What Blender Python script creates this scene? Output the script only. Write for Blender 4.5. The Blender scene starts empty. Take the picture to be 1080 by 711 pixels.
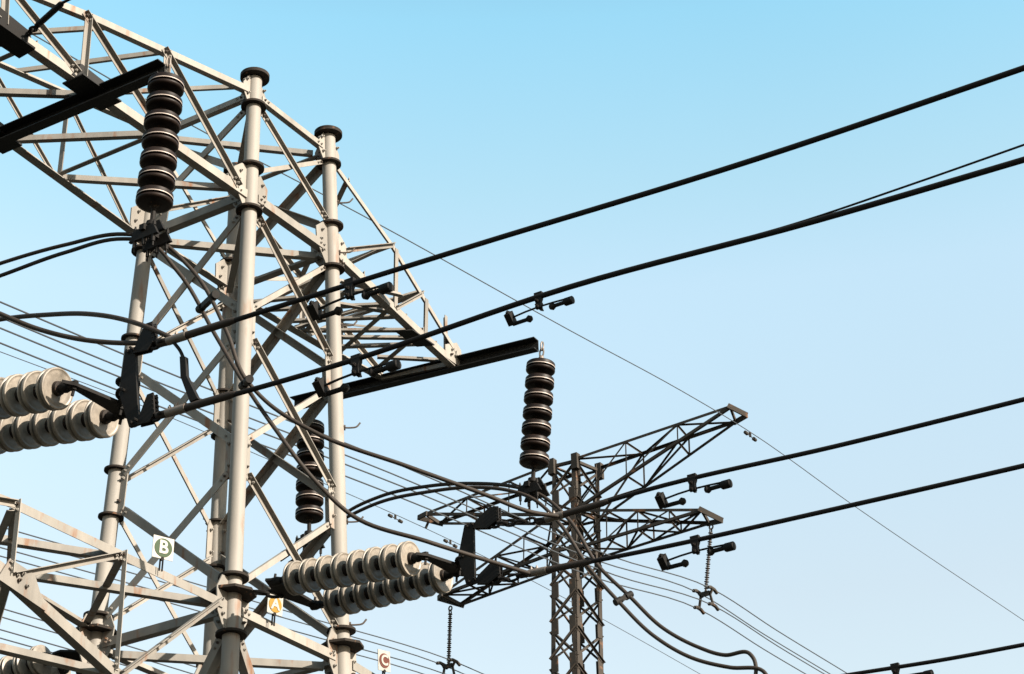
import bpy, bmesh, math, random
from mathutils import Vector, Matrix
random.seed(7)
scene = bpy.context.scene
COL = scene.collection
PI = math.pi

# ------------------------------------------------------------------ camera
F_PX = 2183.19                       # focal length for a frame 1080 px wide
YAW, PITCH, ROLL = math.radians(31.813), math.radians(29.117), math.radians(-1.4428)
EYE = Vector((-13.1529, -11.2432, 1.60))
_cy, _sy, _cp, _sp = math.cos(YAW), math.sin(YAW), math.cos(PITCH), math.sin(PITCH)
FW = Vector((_cy * _cp, _sy * _cp, _sp))
_r = Vector((_sy, -_cy, 0.0))
_u = _r.cross(FW)
RT = _r * math.cos(ROLL) + _u * math.sin(ROLL)
UP = -_r * math.sin(ROLL) + _u * math.cos(ROLL)
cam_data = bpy.data.cameras.new('camera')
cam_data.sensor_width = 36.0
cam_data.lens = F_PX / 1080.0 * 36.0
cam_data.clip_start = 0.1
cam_data.clip_end = 20000.0
cam = bpy.data.objects.new('camera', cam_data)
COL.objects.link(cam)
cam.matrix_world = Matrix(((RT.x, UP.x, -FW.x, EYE.x), (RT.y, UP.y, -FW.y, EYE.y),
                           (RT.z, UP.z, -FW.z, EYE.z), (0, 0, 0, 1)))
scene.camera = cam

# ------------------------------------------------------------------ light
SUN_DIR = Vector((-0.05, -0.89, 0.46)).normalized()      # towards the sun
SUN_EL = math.asin(SUN_DIR.z)
SUN_ROT = math.atan2(SUN_DIR.x, SUN_DIR.y)               # compass angle, clockwise from +Y
world = bpy.data.worlds.new('World')
scene.world = world
world.use_nodes = True
wn, wl = world.node_tree.nodes, world.node_tree.links
wn.clear()
wo = wn.new('ShaderNodeOutputWorld')
bg = wn.new('ShaderNodeBackground')
sky = wn.new('ShaderNodeTexSky')
sky.sky_type = 'NISHITA'
sky.sun_disc = False
sky.sun_elevation = SUN_EL
sky.sun_rotation = SUN_ROT
sky.altitude = 0.0
sky.air_density = 1.0
sky.dust_density = 0.6
sky.ozone_density = 1.0
bg.inputs['Strength'].default_value = 0.15
tint = wn.new('ShaderNodeMix'); tint.data_type = 'RGBA'; tint.blend_type = 'MULTIPLY'
tint.inputs['Factor'].default_value = 1.0
geo = wn.new('ShaderNodeTexCoord')
sep = wn.new('ShaderNodeSeparateXYZ')
ramp = wn.new('ShaderNodeValToRGB')                      # haze tint by height; zenith and horizon darkened to deepen the shade
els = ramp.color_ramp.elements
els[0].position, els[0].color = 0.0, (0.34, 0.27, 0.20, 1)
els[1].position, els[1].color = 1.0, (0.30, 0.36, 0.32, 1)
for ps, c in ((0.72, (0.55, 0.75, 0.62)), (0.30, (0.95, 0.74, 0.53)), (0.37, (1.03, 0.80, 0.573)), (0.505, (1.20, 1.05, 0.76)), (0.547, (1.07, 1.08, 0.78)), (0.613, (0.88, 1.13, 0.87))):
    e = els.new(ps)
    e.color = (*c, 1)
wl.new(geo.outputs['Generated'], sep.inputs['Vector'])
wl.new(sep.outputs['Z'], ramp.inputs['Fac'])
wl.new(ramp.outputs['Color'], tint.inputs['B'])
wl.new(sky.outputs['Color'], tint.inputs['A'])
hz = wn.new('ShaderNodeTexNoise')                        # faint unevenness of the haze
hz.inputs['Scale'].default_value = 2.2
hz.inputs['Detail'].default_value = 5.0
hzm = wn.new('ShaderNodeMapRange')
hzm.inputs['From Min'].default_value = 0.3
hzm.inputs['From Max'].default_value = 0.7
hzm.inputs['To Min'].default_value = 0.975
hzm.inputs['To Max'].default_value = 1.025
hmx = wn.new('ShaderNodeMix'); hmx.data_type = 'RGBA'; hmx.blend_type = 'MULTIPLY'
hmx.inputs['Factor'].default_value = 1.0
wl.new(geo.outputs['Generated'], hz.inputs['Vector'])
wl.new(hz.outputs['Fac'], hzm.inputs['Value'])
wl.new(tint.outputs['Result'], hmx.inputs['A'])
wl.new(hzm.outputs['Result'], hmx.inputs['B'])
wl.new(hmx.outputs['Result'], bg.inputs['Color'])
wl.new(bg.outputs['Background'], wo.inputs['Surface'])
sun_data = bpy.data.lights.new('sun', 'SUN')
sun_data.energy = 5.0
sun_data.angle = math.radians(0.53)
sun_data.color = (1.0, 0.89, 0.76)
sun = bpy.data.objects.new('sun', sun_data)
COL.objects.link(sun)
sun.rotation_euler = SUN_DIR.to_track_quat('Z', 'Y').to_euler()
sun.location = (0, -40, 40)
scene.view_settings.view_transform = 'Standard'
scene.view_settings.look = 'None'
scene.view_settings.gamma = 1.0
scene.view_settings.use_curve_mapping = False
scene.view_settings.exposure = 1.6

# ------------------------------------------------------------------ helpers
def at(px, py, **k):
    """World point seen at a photo pixel, on the plane x=, y= or z= given (or d= metres deep)."""
    d = FW + RT * ((px - 540.0) / F_PX) + UP * ((355.5 - py) / F_PX)
    (a, v), = k.items()
    if a == 'd':
        return EYE + d * v
    i = 'xyz'.index(a)
    return EYE + d * ((v - EYE[i]) / d[i])


def V(*a):
    return Vector(a)


def mat(name, col, rough=0.6, metal=0.0, noise=0.0, scale=6.0, dark=None, rust=0.0, spec=0.5, streak=False, bump=0.0, coat=0.0, vary=0.0):
    m = bpy.data.materials.new(name)
    m.use_nodes = True
    nt = m.node_tree
    N, L = nt.nodes, nt.links
    b = N['Principled BSDF']
    b.inputs['Roughness'].default_value = rough
    b.inputs['Metallic'].default_value = metal
    b.inputs['Specular IOR Level'].default_value = spec
    b.inputs['Coat Weight'].default_value = coat
    b.inputs['Base Color'].default_value = (*col, 1)
    if noise or rust:
        tc = N.new('ShaderNodeTexCoord')
        mp = N.new('ShaderNodeMapping')
        L.new(tc.outputs['Object'], mp.inputs['Vector'])
        if streak:
            mp.inputs['Scale'].default_value = (1, 1, 0.22)
        n1 = N.new('ShaderNodeTexNoise')
        n1.inputs['Scale'].default_value = scale
        n1.inputs['Detail'].default_value = 6
        n1.inputs['Roughness'].default_value = 0.65
        L.new(mp.outputs['Vector'], n1.inputs['Vector'])
        r = N.new('ShaderNodeValToRGB')
        r.color_ramp.elements[0].position = 0.3
        r.color_ramp.elements[1].position = 0.7
        lo = dark or tuple(c * (1 - noise) for c in col)
        r.color_ramp.elements[0].color = (*lo, 1)
        r.color_ramp.elements[1].color = (*col, 1)
        L.new(n1.outputs['Fac'], r.inputs['Fac'])
        out = r.outputs['Color']
        if rust:
            n2 = N.new('ShaderNodeTexNoise')
            n2.inputs['Scale'].default_value = scale * 2.3
            n2.inputs['Detail'].default_value = 8
            L.new(mp.outputs['Vector'], n2.inputs['Vector'])
            r2 = N.new('ShaderNodeValToRGB')
            r2.color_ramp.elements[0].position = 0.62 - rust * 0.2
            r2.color_ramp.elements[1].position = 0.74
            r2.color_ramp.elements[0].color = (0, 0, 0, 1)
            r2.color_ramp.elements[1].color = (1, 1, 1, 1)
            L.new(n2.outputs['Fac'], r2.inputs['Fac'])
            mx = N.new('ShaderNodeMix'); mx.data_type = 'RGBA'
            L.new(r2.outputs['Color'], mx.inputs['Factor'])
            L.new(out, mx.inputs['A'])
            mx.inputs['B'].default_value = (0.15, 0.075, 0.04, 1)
            out = mx.outputs['Result']
        if vary:
            oi = N.new('ShaderNodeObjectInfo')
            mr = N.new('ShaderNodeMapRange')
            mr.inputs['To Min'].default_value = 1 - vary
            mr.inputs['To Max'].default_value = 1 + vary * 0.6
            L.new(oi.outputs['Random'], mr.inputs['Value'])
            mv = N.new('ShaderNodeMix'); mv.data_type = 'RGBA'; mv.blend_type = 'MULTIPLY'
            mv.inputs['Factor'].default_value = 1.0
            L.new(out, mv.inputs['A'])
            L.new(mr.outputs['Result'], mv.inputs['B'])
            out = mv.outputs['Result']
        L.new(out, b.inputs['Base Color'])
        rr = N.new('ShaderNodeMapRange')
        rr.inputs['To Min'].default_value = max(0.05, rough - 0.12)
        rr.inputs['To Max'].default_value = min(1, rough + 0.15)
        L.new(n1.outputs['Fac'], rr.inputs['Value'])
        L.new(rr.outputs['Result'], b.inputs['Roughness'])
        if bump:
            bp = N.new('ShaderNodeBump')
            bp.inputs['Strength'].default_value = bump
            bp.inputs['Distance'].default_value = 0.01
            L.new(n1.outputs['Fac'], bp.inputs['Height'])
            L.new(bp.outputs['Normal'], b.inputs['Normal'])
    return m


M = {}
M['steel'] = mat('galvanised_steel', (0.208, 0.194, 0.173), 0.65, 0.0, 0.34, 4.5, spec=0.2, vary=0.22, rust=0.12, streak=True, bump=0.05)
M['tube'] = mat('painted_tube', (0.202, 0.189, 0.170), 0.62, 0.0, 0.26, 3.0, spec=0.25, rust=0.09, streak=True, bump=0.03)
M['flange'] = mat('dark_flange', (0.020, 0.016, 0.013), 0.8, 0.0, 0.4, 9.0, rust=0.05, spec=0.15)
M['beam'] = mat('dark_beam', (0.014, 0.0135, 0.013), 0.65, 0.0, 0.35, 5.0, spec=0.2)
M['bolt'] = mat('rusty_bolt', (0.05, 0.038, 0.03), 0.7, 0.3)
M['fitting'] = mat('dark_fitting', (0.009, 0.0078, 0.007), 0.7, 0.0, 0.4, 20.0, rust=0.0, spec=0.15)
M['brownglaze'] = mat('brown_glaze', (0.013, 0.0075, 0.0055), 0.5, 0.0, 0.5, 15.0, spec=0.15, vary=0.3)
M['rim_glint'] = mat('painted_rim_glint', (0.30, 0.25, 0.215), 0.5, 0.0, 0.25, 20.0)  # pale colour painting the sunlit line along each brown disc's lip
M['cream'] = mat('grey_porcelain', (0.222, 0.194, 0.160), 0.42, 0.0, 0.45, 16.0, spec=0.35, vary=0.18)
M['cap'] = mat('insulator_cap', (0.022, 0.017, 0.014), 0.7, 0.0, 0.4, 25.0, rust=0.05, spec=0.15)
M['wire'] = mat('weathered_conductor', (0.012, 0.011, 0.011), 0.7, 0.0, 0.3, 30.0, spec=0.1)
M['jumper'] = mat('jumper_conductor', (0.026, 0.020, 0.016), 0.65, 0.0, 0.3, 30.0, spec=0.2)
M['sleeve'] = mat('aluminium_sleeve', (0.13, 0.108, 0.09), 0.55, 0.2, 0.3, 25.0, rust=0.1)
M['far_wire'] = mat('far_wire', (0.025, 0.03, 0.035), 0.7)
M['old_steel'] = mat('weathered_angle_steel', (0.040, 0.034, 0.0285), 0.8, 0.0, 0.4, 1.5, rust=0.05, spec=0.15)
M['white'] = mat('white_enamel', (0.235, 0.228, 0.205), 0.55, 0.0, 0.22, 22.0, rust=0.03)
M['green'] = mat('green_enamel', (0.014, 0.033, 0.008), 0.6, spec=0.2)
M['yellow'] = mat('yellow_enamel', (0.185, 0.105, 0.010), 0.6, spec=0.2)
M['red'] = mat('red_enamel', (0.065, 0.018, 0.012), 0.6, spec=0.2)
M['composite'] = mat('composite_insulator', (0.03, 0.025, 0.025), 0.6)
M['ground'] = mat('grass_ground', (0.016, 0.017, 0.010), 0.95, 0.0, 0.45, 0.4, bump=0.3)
M['concrete'] = mat('concrete', (0.33, 0.32, 0.30), 0.9, 0.0, 0.25, 3)


class MB:
    def __init__(self):
        self.b = bmesh.new()
        self.mi = 0

    def face(self, vs):
        try:
            f = self.b.faces.new(vs)
            f.material_index = self.mi
            return f
        except ValueError:
            return None

    def hexa(self, c8):
        """c8: bottom ring 4, top ring 4 (same order)."""
        v = [self.b.verts.new(c) for c in c8]
        for q in ((3, 2, 1, 0), (4, 5, 6, 7), (0, 1, 5, 4), (1, 2, 6, 5), (2, 3, 7, 6), (3, 0, 4, 7)):
            self.face([v[i] for i in q])

    def bar(self, p, q, w, h, up=None):
        d = (q - p).normalized()
        up = up or (V(0, 0, 1) if abs(d.z) < 0.95 else V(0, 1, 0))
        s = d.cross(up).normalized() * (w / 2)
        t = s.cross(d).normalized() * (h / 2)
        o = [s * -1 - t, s - t, s + t, s * -1 + t]
        self.hexa([p + x for x in o] + [q + x for x in o])

    def angle(self, p, q, w, n, edge=1, out=-1, t=0.007):
        """L section: one leg lies in the plane whose normal is n, the other stands on its upper
        (edge 1) or lower (edge -1) side, outwards (out 1) or inwards (out -1)."""
        d = (q - p).normalized()
        n = (n - d * n.dot(d)).normalized()
        s = d.cross(n)
        if s.z < 0 or (abs(s.z) < 1e-4 and s.x < 0):
            s = -s
        s = s * edge
        # profile, in (s, n): corner on the +s side
        a, b, h = w / 2, w / 2 - t, w
        o = out
        prof = [(a, 0), (-a, 0), (-a, -o * t), (b, -o * t), (b, -o * t)]
        pts = [(a, -o * t), (-a, -o * t), (-a, 0), (b, 0), (b, o * (h - t)), (a, o * (h - t))]
        r0 = [self.b.verts.new(p + s * x + n * y) for x, y in pts]
        r1 = [self.b.verts.new(q + s * x + n * y) for x, y in pts]
        k = len(pts)
        for i in range(k):
            self.face([r0[i], r0[(i + 1) % k], r1[(i + 1) % k], r1[i]])
        for r in (r0, r1):
            self.face([r[0], r[1], r[2], r[3]])
            self.face([r[0], r[3], r[4], r[5]])

    def tube(self, pts, r, n=10, cap=True):
        rad = r if isinstance(r, (list, tuple)) else [r] * len(pts)
        rings = []
        prev = None
        for i, p in enumerate(pts):
            d = (pts[min(i + 1, len(pts) - 1)] - pts[max(i - 1, 0)]).normalized()
            if prev is None:
                a = V(0, 0, 1) if abs(d.z) < 0.9 else V(1, 0, 0)
                u = d.cross(a).normalized()
            else:
                u = (prev - d * prev.dot(d)).normalized()
            prev = u
            v = d.cross(u)
            rings.append([self.b.verts.new(p + (u * math.cos(2 * PI * k / n) + v * math.sin(2 * PI * k / n)) * rad[i]) for k in range(n)])
        for a, b in zip(rings, rings[1:]):
            for k in range(n):
                f = self.face([a[k], a[(k + 1) % n], b[(k + 1) % n], b[k]])
                if f: f.smooth = True
        if cap:
            self.face(list(reversed(rings[0])))
            self.face(rings[-1])

    def lathe(self, base, axis, prof, n=28, mats=None):
        """prof: (radius, distance along axis) pairs; mats: material index per segment."""
        axis = axis.normalized()
        a = V(0, 0, 1) if abs(axis.z) < 0.9 else V(1, 0, 0)
        u = axis.cross(a).normalized()
        v = axis.cross(u)
        rings = []
        for r, h in prof:
            c = base + axis * h
            if r < 1e-5:
                rings.append([self.b.verts.new(c)])
            else:
                rings.append([self.b.verts.new(c + (u * math.cos(2 * PI * k / n) + v * math.sin(2 * PI * k / n)) * r) for k in range(n)])
        for i, (a, b) in enumerate(zip(rings, rings[1:])):
            self.mi = mats[i] if mats else self.mi
            for k in range(n):
                k2 = (k + 1) % n
                if len(a) == 1 and len(b) == 1:
                    continue
                if len(a) == 1:
                    f = self.face([a[0], b[k2], b[k]])
                elif len(b) == 1:
                    f = self.face([a[k], a[k2], b[0]])
                else:
                    f = self.face([a[k], a[k2], b[k2], b[k]])
                if f and n > 8: f.smooth = True
        self.mi = 0

    def plate(self, poly, n, t):
        """poly: coplanar points; thickened symmetrically along n."""
        n = n.normalized() * (t / 2)
        a = [self.b.verts.new(p - n) for p in poly]
        b = [self.b.verts.new(p + n) for p in poly]
        self.face(list(reversed(a)))
        self.face(b)
        k = len(poly)
        for i in range(k):
            self.face([a[i], a[(i + 1) % k], b[(i + 1) % k], b[i]])

    def bolt(self, p, n, r=0.014, h=0.022):
        self.lathe(p, n, [(0, 0), (r, 0), (r, h), (r * 0.5, h), (r * 0.5, h * 1.7), (0, h * 1.7)], 6)

    def build(self, name, mats, parent=None, sharp=True):
        bmesh.ops.recalc_face_normals(self.b, faces=self.b.faces)
        me = bpy.data.meshes.new(name)
        self.b.to_mesh(me)
        self.b.free()
        for m in (mats if isinstance(mats, (list, tuple)) else [mats]):
            me.materials.append(m)
        if sharp:
            try:
                me.set_sharp_from_angle(angle=math.radians(38))
            except Exception:
                pass
        o = bpy.data.objects.new(name, me)
        COL.objects.link(o)
        if parent is not None:
            o.parent = parent
            o.matrix_parent_inverse = world_of(parent).inverted()
        return o


WORLD = {}
def world_of(o):
    m = o.matrix_basis.copy()
    if o.parent is not None:
        m = world_of(o.parent) @ o.matrix_parent_inverse @ m
    return m


def tag(o, label, cat, group=None, kind=None):
    if label: o['label'] = label
    if cat: o['category'] = cat
    if group: o['group'] = group
    if kind: o['kind'] = kind
    return o


def empty(name, loc, label, cat, group=None):
    o = bpy.data.objects.new(name, None)
    o.empty_display_size = 0.2
    COL.objects.link(o)
    o.location = loc
    return tag(o, label, cat, group)


def curve(pts, sub=8):
    """Smooth curve through the points; tangents weighted by spacing so uneven points never overshoot."""
    n = len(pts)
    d = [max(1e-6, (pts[i + 1] - pts[i]).length) for i in range(n - 1)]
    v = [(pts[i + 1] - pts[i]) / d[i] for i in range(n - 1)]
    tan = [v[0]] + [(v[i - 1] * d[i] + v[i] * d[i - 1]) / (d[i] + d[i - 1]) for i in range(1, n - 1)] + [v[-1]]
    out = []
    for i in range(n - 1):
        p, q, h = pts[i], pts[i + 1], d[i]
        for k in range(sub):
            t = k / sub
            t2, t3 = t * t, t * t * t
            out.append(p * (2 * t3 - 3 * t2 + 1) + tan[i] * (h * (t3 - 2 * t2 + t)) + q * (3 * t2 - 2 * t3) + tan[i + 1] * (h * (t3 - t2)))
    out.append(pts[-1].copy())
    return out


def lerp(a, b, t):
    return a + (b - a) * t


# ------------------------------------------------------------------ ground
g = MB()
NG = 48
rad = [0.0, 6, 14, 30, 60, 120, 250, 600, 1500, 4000, 9000]
rings = []
for r in rad:
    if r == 0:
        rings.append([g.b.verts.new((0, 0, 0))])
    else:
        rings.append([g.b.verts.new((r * math.cos(2 * PI * k / NG), r * math.sin(2 * PI * k / NG), 0)) for k in range(NG)])
for a, b in zip(rings, rings[1:]):
    for k in range(NG):
        k2 = (k + 1) % NG
        g.face([a[0], b[k], b[k2]] if len(a) == 1 else [a[k], b[k], b[k2], a[k2]])
tag(g.build('ground', M['ground']), 'dark grassy ground spreading out below the pylons', 'ground', kind='structure')

# ------------------------------------------------------------------ main pylon
Z2U, Z1L, Z1U, Z0L, Z0T = 8.312, 12.048, 12.541, 13.271, 13.622
Z2L = 7.80
W2, W1, W0 = 0.7524, 0.64, 0.5897


def hw(z):
    if z <= Z1L:
        return W2 + (W1 - W2) * (z - Z2U) / (Z1L - Z2U)
    return W1 + (W0 - W1) * (z - Z1L) / (Z0T - Z1L)


CORN = {'C': (-1, -1), 'R': (1, -1), 'L': (-1, 1), 'B': (1, 1)}


def P(leg, z):
    a, b = CORN[leg]
    w = hw(z)
    return V(a * w, b * w, z)


LEG_R = 0.072
tower = empty('transmission_pylon', (0, 0, 0), 'tall pale pylon on four round tubular legs filling the left of the view', 'pylon')
FACES = {'CR': V(0, -1, 0), 'CL': V(-1, 0, 0), 'RB': V(1, 0, 0), 'LB': V(0, 1, 0)}
legs = {}
for k in CORN:
    m = MB()
    zs = [0.0, Z2U, Z1L, Z0T - 0.02]
    m.tube([P(k, z) for z in zs], [LEG_R * 1.1, LEG_R * 1.02, LEG_R, LEG_R * 0.98], 32)
    legs[k] = m.build('leg', M['tube'], tower)
    f = MB()
    c = P(k, 0)
    f.bar(c - V(0, 0, 0.3), c + V(0, 0, 0.22), 0.6, 0.6)
    f.build('footing', M['concrete'], tower)


def axis_at(k, z):
    return (P(k, z + 0.05) - P(k, z - 0.05)).normalized()


def flange(k, z, r, t=0.022):
    m = MB()
    m.lathe(P(k, z), axis_at(k, z), [(LEG_R * 0.9, -t / 2), (r, -t / 2), (r, t / 2), (LEG_R * 0.9, t / 2)], 32)
    m.build('flange', M['flange'], legs[k])


def gusset(k, dirv, prof, nb=3):
    """prof: (distance from leg axis, z) outline; a plate standing out of the leg along dirv, with bolts."""
    d = dirv.normalized()
    m = MB()
    n = V(0, 0, 1).cross(d)
    pts = []
    for r, z in prof:
        pts.append(P(k, z) + d * r)
    m.plate(pts, n, 0.012)
    m.mi = 1
    zlo = min(z for r, z in prof); zhi = max(z for r, z in prof)
    rmax = max(r for r, z in prof)
    for i in range(nb):
        z = zlo + (zhi - zlo) * (0.28 + 0.5 * i / max(1, nb - 1))
        for sgn in (-1, 1):
            m.bolt(P(k, z) + d * (rmax * (0.74 - 0.10 * abs(i - 1))) + n.normalized() * 0.006 * sgn, n * sgn)
    m.build('gusset_plate', [M['steel'], M['bolt']], legs[k])


for k, (a, b) in CORN.items():
    inx, iny = V(-a, 0, 0), V(0, -b, 0)
    outx = V(a, 0, 0)
    # top node
    for z, r in ((Z0T, 0.142), (Z0L, 0.122)):
        flange(k, z, r)
    cap = MB()
    cap.lathe(P(k, Z0T), V(0, 0, 1), [(0, 0.012), (0.142, 0.012), (0.142, 0.03), (0, 0.04)], 32)
    cap.build('end_cap', M['flange'], legs[k])
    top = [(0.05, Z0L + 0.01), (0.10, Z0L + 0.01), (0.17, Z0L + 0.12), (0.17, Z0L + 0.2), (0.09, Z0T - 0.02), (0.05, Z0T - 0.02)]
    for dv in (inx, iny, outx):
        gusset(k, dv, top, 2)
    # crossarm node
    for z, r in ((Z1U, 0.125), (Z1L, 0.125)):
        flange(k, z, r)
    mid = [(0.05, Z1L + 0.01), (0.10, Z1L + 0.01), (0.24, Z1L + 0.2), (0.25, Z1U - 0.12), (0.14, Z1U - 0.02), (0.05, Z1U - 0.02)]
    for dv in (inx, iny, outx):
        gusset(k, dv, mid, 3)
    # lower crossarm node
    for z, r in ((Z2U, 0.13), (Z2L, 0.13)):
        flange(k, z, r)
    low = [(0.05, Z2L + 0.01), (0.10, Z2L + 0.01), (0.19, Z2L + 0.16), (0.21, Z2U - 0.14), (0.15, Z2U - 0.02), (0.05, Z2U - 0.02)]
    for dv in (inx, iny, outx):
        gusset(k, dv, low, 3)
    pl = MB()
    pl.lathe(P(k, Z2U - 0.15), axis_at(k, Z2U), [(LEG_R * 0.9, -0.012), (0.20, -0.012), (0.20, 0.012), (LEG_R * 0.9, 0.012)], 8)
    pl.build('collar_plate', M['flange'], legs[k])

# panel points of the lattice between the two crossarm levels
N1 = Z1L - (Z1L - Z2U) * 0.32
N2 = Z1L - (Z1L - Z2U) * 0.685
GAP = 0.17
for k, (a, b) in CORN.items():
    for z in (N1, N2):
        for dv in (V(-a, 0, 0), V(0, -b, 0)):
            zl, zh = z - GAP - 0.05, z + GAP + 0.05
            gusset(k, dv, [(0.05, zl), (0.12, zl), (0.145, zl + 0.06), (0.145, zh - 0.06), (0.12, zh), (0.05, zh)], 2)
    if k in 'LB':
        for z in (N1, N2):
            flange(k, z + GAP + 0.06, 0.115, 0.018)
            flange(k, z - GAP - 0.06, 0.115, 0.018)


def brace(p, q, w, n, edge=1, out=1, t=0.007, parent=tower, name='brace', m='steel', bolts=True, inset=0.0):
    d = (q - p).normalized()
    p, q = p + d * inset, q - d * inset
    b = MB()
    b.angle(p, q, w, n, edge, out, t)
    if bolts:
        b.mi = 1
        nn = (n - d * n.dot(d)).normalized()
        for e, s in ((p, 1), (q, -1)):
            for i in (0.035, 0.085):
                b.bolt(e + d * s * i + nn * (0.001 if out < 0 else t), nn, 0.012, 0.016)
    return b.build(name, [M[m], M['bolt']], parent)


def face_x(f, za, zb, w, outa=1, edgea=1, outb=-1, edgeb=1, offa=0.012, g1=0.0, g2=0.0):
    """One crossed panel between two levels of a face."""
    l, r = f
    n = FACES[f]
    for (s, e, off, out, edge) in ((l, r, offa, outa, edgea), (r, l, -offa - 0.004, outb, edgeb)):
        p, q = P(s, za), P(e, zb)
        ins = (q - p).normalized()
        hor = V(ins.x, ins.y, 0).normalized() * 0.10
        brace(p + hor + n * off, q - hor + n * off, w, n, edge, out)


for f in FACES:
    thick = f in ('CL', 'RB')
    w = 0.078 if thick else 0.05
    ea, eb = (1, 1)
    oa, ob = (1, -1) if not thick else (-1, -1)
    face_x(f, Z1L - 0.02, N1 + GAP, w, oa, ea, ob, eb)
    face_x(f, N1 - GAP, N2 + GAP, w, oa, ea, ob, eb)
    face_x(f, N2 - GAP, Z2U - 0.02, w, oa, ea, ob, eb)
    face_x(f, Z0L - 0.02, Z1U + 0.02, 0.075 if thick else 0.045, oa, ea, ob, eb)
    # below the lower crossarm, down to the ground
    for za, zb in ((Z2L - 0.02, 5.4), (5.2, 2.7), (2.5, 0.35)):
        face_x(f, za, zb, 0.085, -1, -1, -1, 1)
    l, r = f
    n = FACES[f]
    hx = (P(r, Z0L) - P(l, Z0L)).normalized() * 0.11
    for z, ww in ((Z0L + 0.16, 0.06), (Z1L + 0.2, 0.085), (Z2L + 0.24, 0.08)):
        brace(P(l, z) + hx + n * 0.01, P(r, z) - hx + n * 0.01, ww, n, -1, -1)
# plan bracing
for z, w in ((Z0L + 0.12, 0.055), (Z1L + 0.14, 0.065), (Z2L + 0.18, 0.065)):
    for i, (s, e) in enumerate((('L', 'R'), ('C', 'B'))):
        p, q = P(s, z), P(e, z)
        d = (q - p).normalized() * 0.16
        side = V(0, 0, 1).cross(d).normalized()
        if side.y > 0: side = -side
        brace(p + d - V(0, 0, 0.05 * i), q - d - V(0, 0, 0.05 * i), w, side, -1, -1, bolts=False)

# step bolts climbing the right leg
for i, py in enumerate((212, 266, 345, 455, 556, 666)):
    z = at(352 + (py - 212) * 0.02, py, y=-0.66).z
    c = P('R', z)
    d = V(0.62, -0.78, 0).normalized()
    m = MB()
    m.tube(curve([c + d * 0.06, c + d * 0.13, c + d * 0.19 + V(0, 0, 0.012), c + d * 0.225 + V(0, 0, 0.055)], 5), 0.0085, 8)
    m.lathe(c + d * 0.066, d, [(0, 0), (0.026, 0), (0.026, 0.022), (0, 0.022)], 6)
    m.build('step_bolt', M['bolt'], legs['R'])


# ---- crossarms of the main pylon
def lattice_arm(nt, nb, ft, fb, posts, posts_f, diag_near, diag_far, plan_bot, plan_top, wc=0.095, wp=0.05, name='crossarm', cross=()):
    """nt/nb/ft/fb: near/far, top/bottom chord polylines given as functions of x."""
    return None


def chord_fn(pts):
    pts = sorted(pts, key=lambda p: p.x)
    def fn(x):
        for a, b in zip(pts, pts[1:]):
            if x <= b.x or b is pts[-1]:
                return lerp(a, b, (x - a.x) / (b.x - a.x))
        return pts[-1]
    return fn


NY, PY = V(0, -1, 0), V(0, 1, 0)

# upper left arm ------------------------------------------------------
ZB = Z1L + 0.15
XT = -5.6                                                # its tip, far outside the frame
c_b = chord_fn([V(-0.70, -0.655, ZB), V(-3.5, -0.56, ZB + 0.06), V(XT, -0.30, ZB + 0.12)])
l_b = chord_fn([V(-0.70, 0.645, ZB - 0.02), V(-3.5, 0.56, ZB + 0.06), V(XT, 0.22, ZB + 0.12)])
c_t = chord_fn([V(-0.68, -0.61, Z0L + 0.15), V(-2.85, -0.58, 12.93), V(XT, -0.30, 12.36)])
l_t = chord_fn([V(-0.68, 0.61, Z0L + 0.15), V(-2.85, 0.58, 12.93), V(XT, 0.22, 12.36)])
m = MB()
for fn, w, n, e, o in ((c_b, 0.088, NY, -1, -1), (l_b, 0.095, PY, -1, -1), (c_t, 0.065, NY, -1, -1), (l_t, 0.07, PY, -1, -1)):
    xs = [-0.70, -2.85 if fn in (c_t, l_t) else -3.5, XT]
    for a, b in zip(xs, xs[1:]):
        m.angle(fn(a), fn(b), w, n, e, o)
armL = m.build('crossarm', M['steel'], tower)


def strut(parent, p, q, w, n, e=1, o=1, m='steel', bolts=False):
    return brace(p, q, w, n, e, o, parent=parent, name='strut', m=m, bolts=bolts)


xs_t = [-1.86, -2.86, -3.75, -4.7]
for x in xs_t:                                            # posts in the near and far face
    strut(armL, c_t(x) + NY * 0.008, c_b(x) + NY * 0.008, 0.05, NY, 1, 1)
    strut(armL, l_t(x), l_b(x), 0.055, V(-1, 0, 0), 1, -1)
xb = [-0.78] + xs_t
for i, x in enumerate(xs_t):                              # falling diagonals
    strut(armL, c_t(x - 0.05) + NY * 0.016, c_b(xb[i] - 0.06) + NY * 0.016, 0.05, NY, 1, 1, bolts=True)
    strut(armL, l_t(x - 0.05) + PY * 0.016, l_b(xb[i] - 0.06) + PY * 0.016, 0.032, PY, 1, -1)
xq = [-0.80, -1.86, -2.55, -3.4, -4.3]
for i in range(4):                                        # flat bracing, underside and top
    a, b = (l_b, c_b)
    strut(armL, a(xq[i + 1]) + V(0, 0, 0.02), b(xq[i]) + V(0, 0, 0.02), 0.055, NY, -1, -1)
    strut(armL, l_t(xq[i + 1]) + V(0, 0, 0.0), c_t(xq[i]) + V(0, 0, 0.0), 0.04, NY, -1, -1)
    strut(armL, l_b(xq[i + 1]) + V(0, 0, 0.05), c_b(xq[i + 1] + 0.02) + V(0, 0, 0.05), 0.05, V(1, 0, 0), -1, -1)
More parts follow.
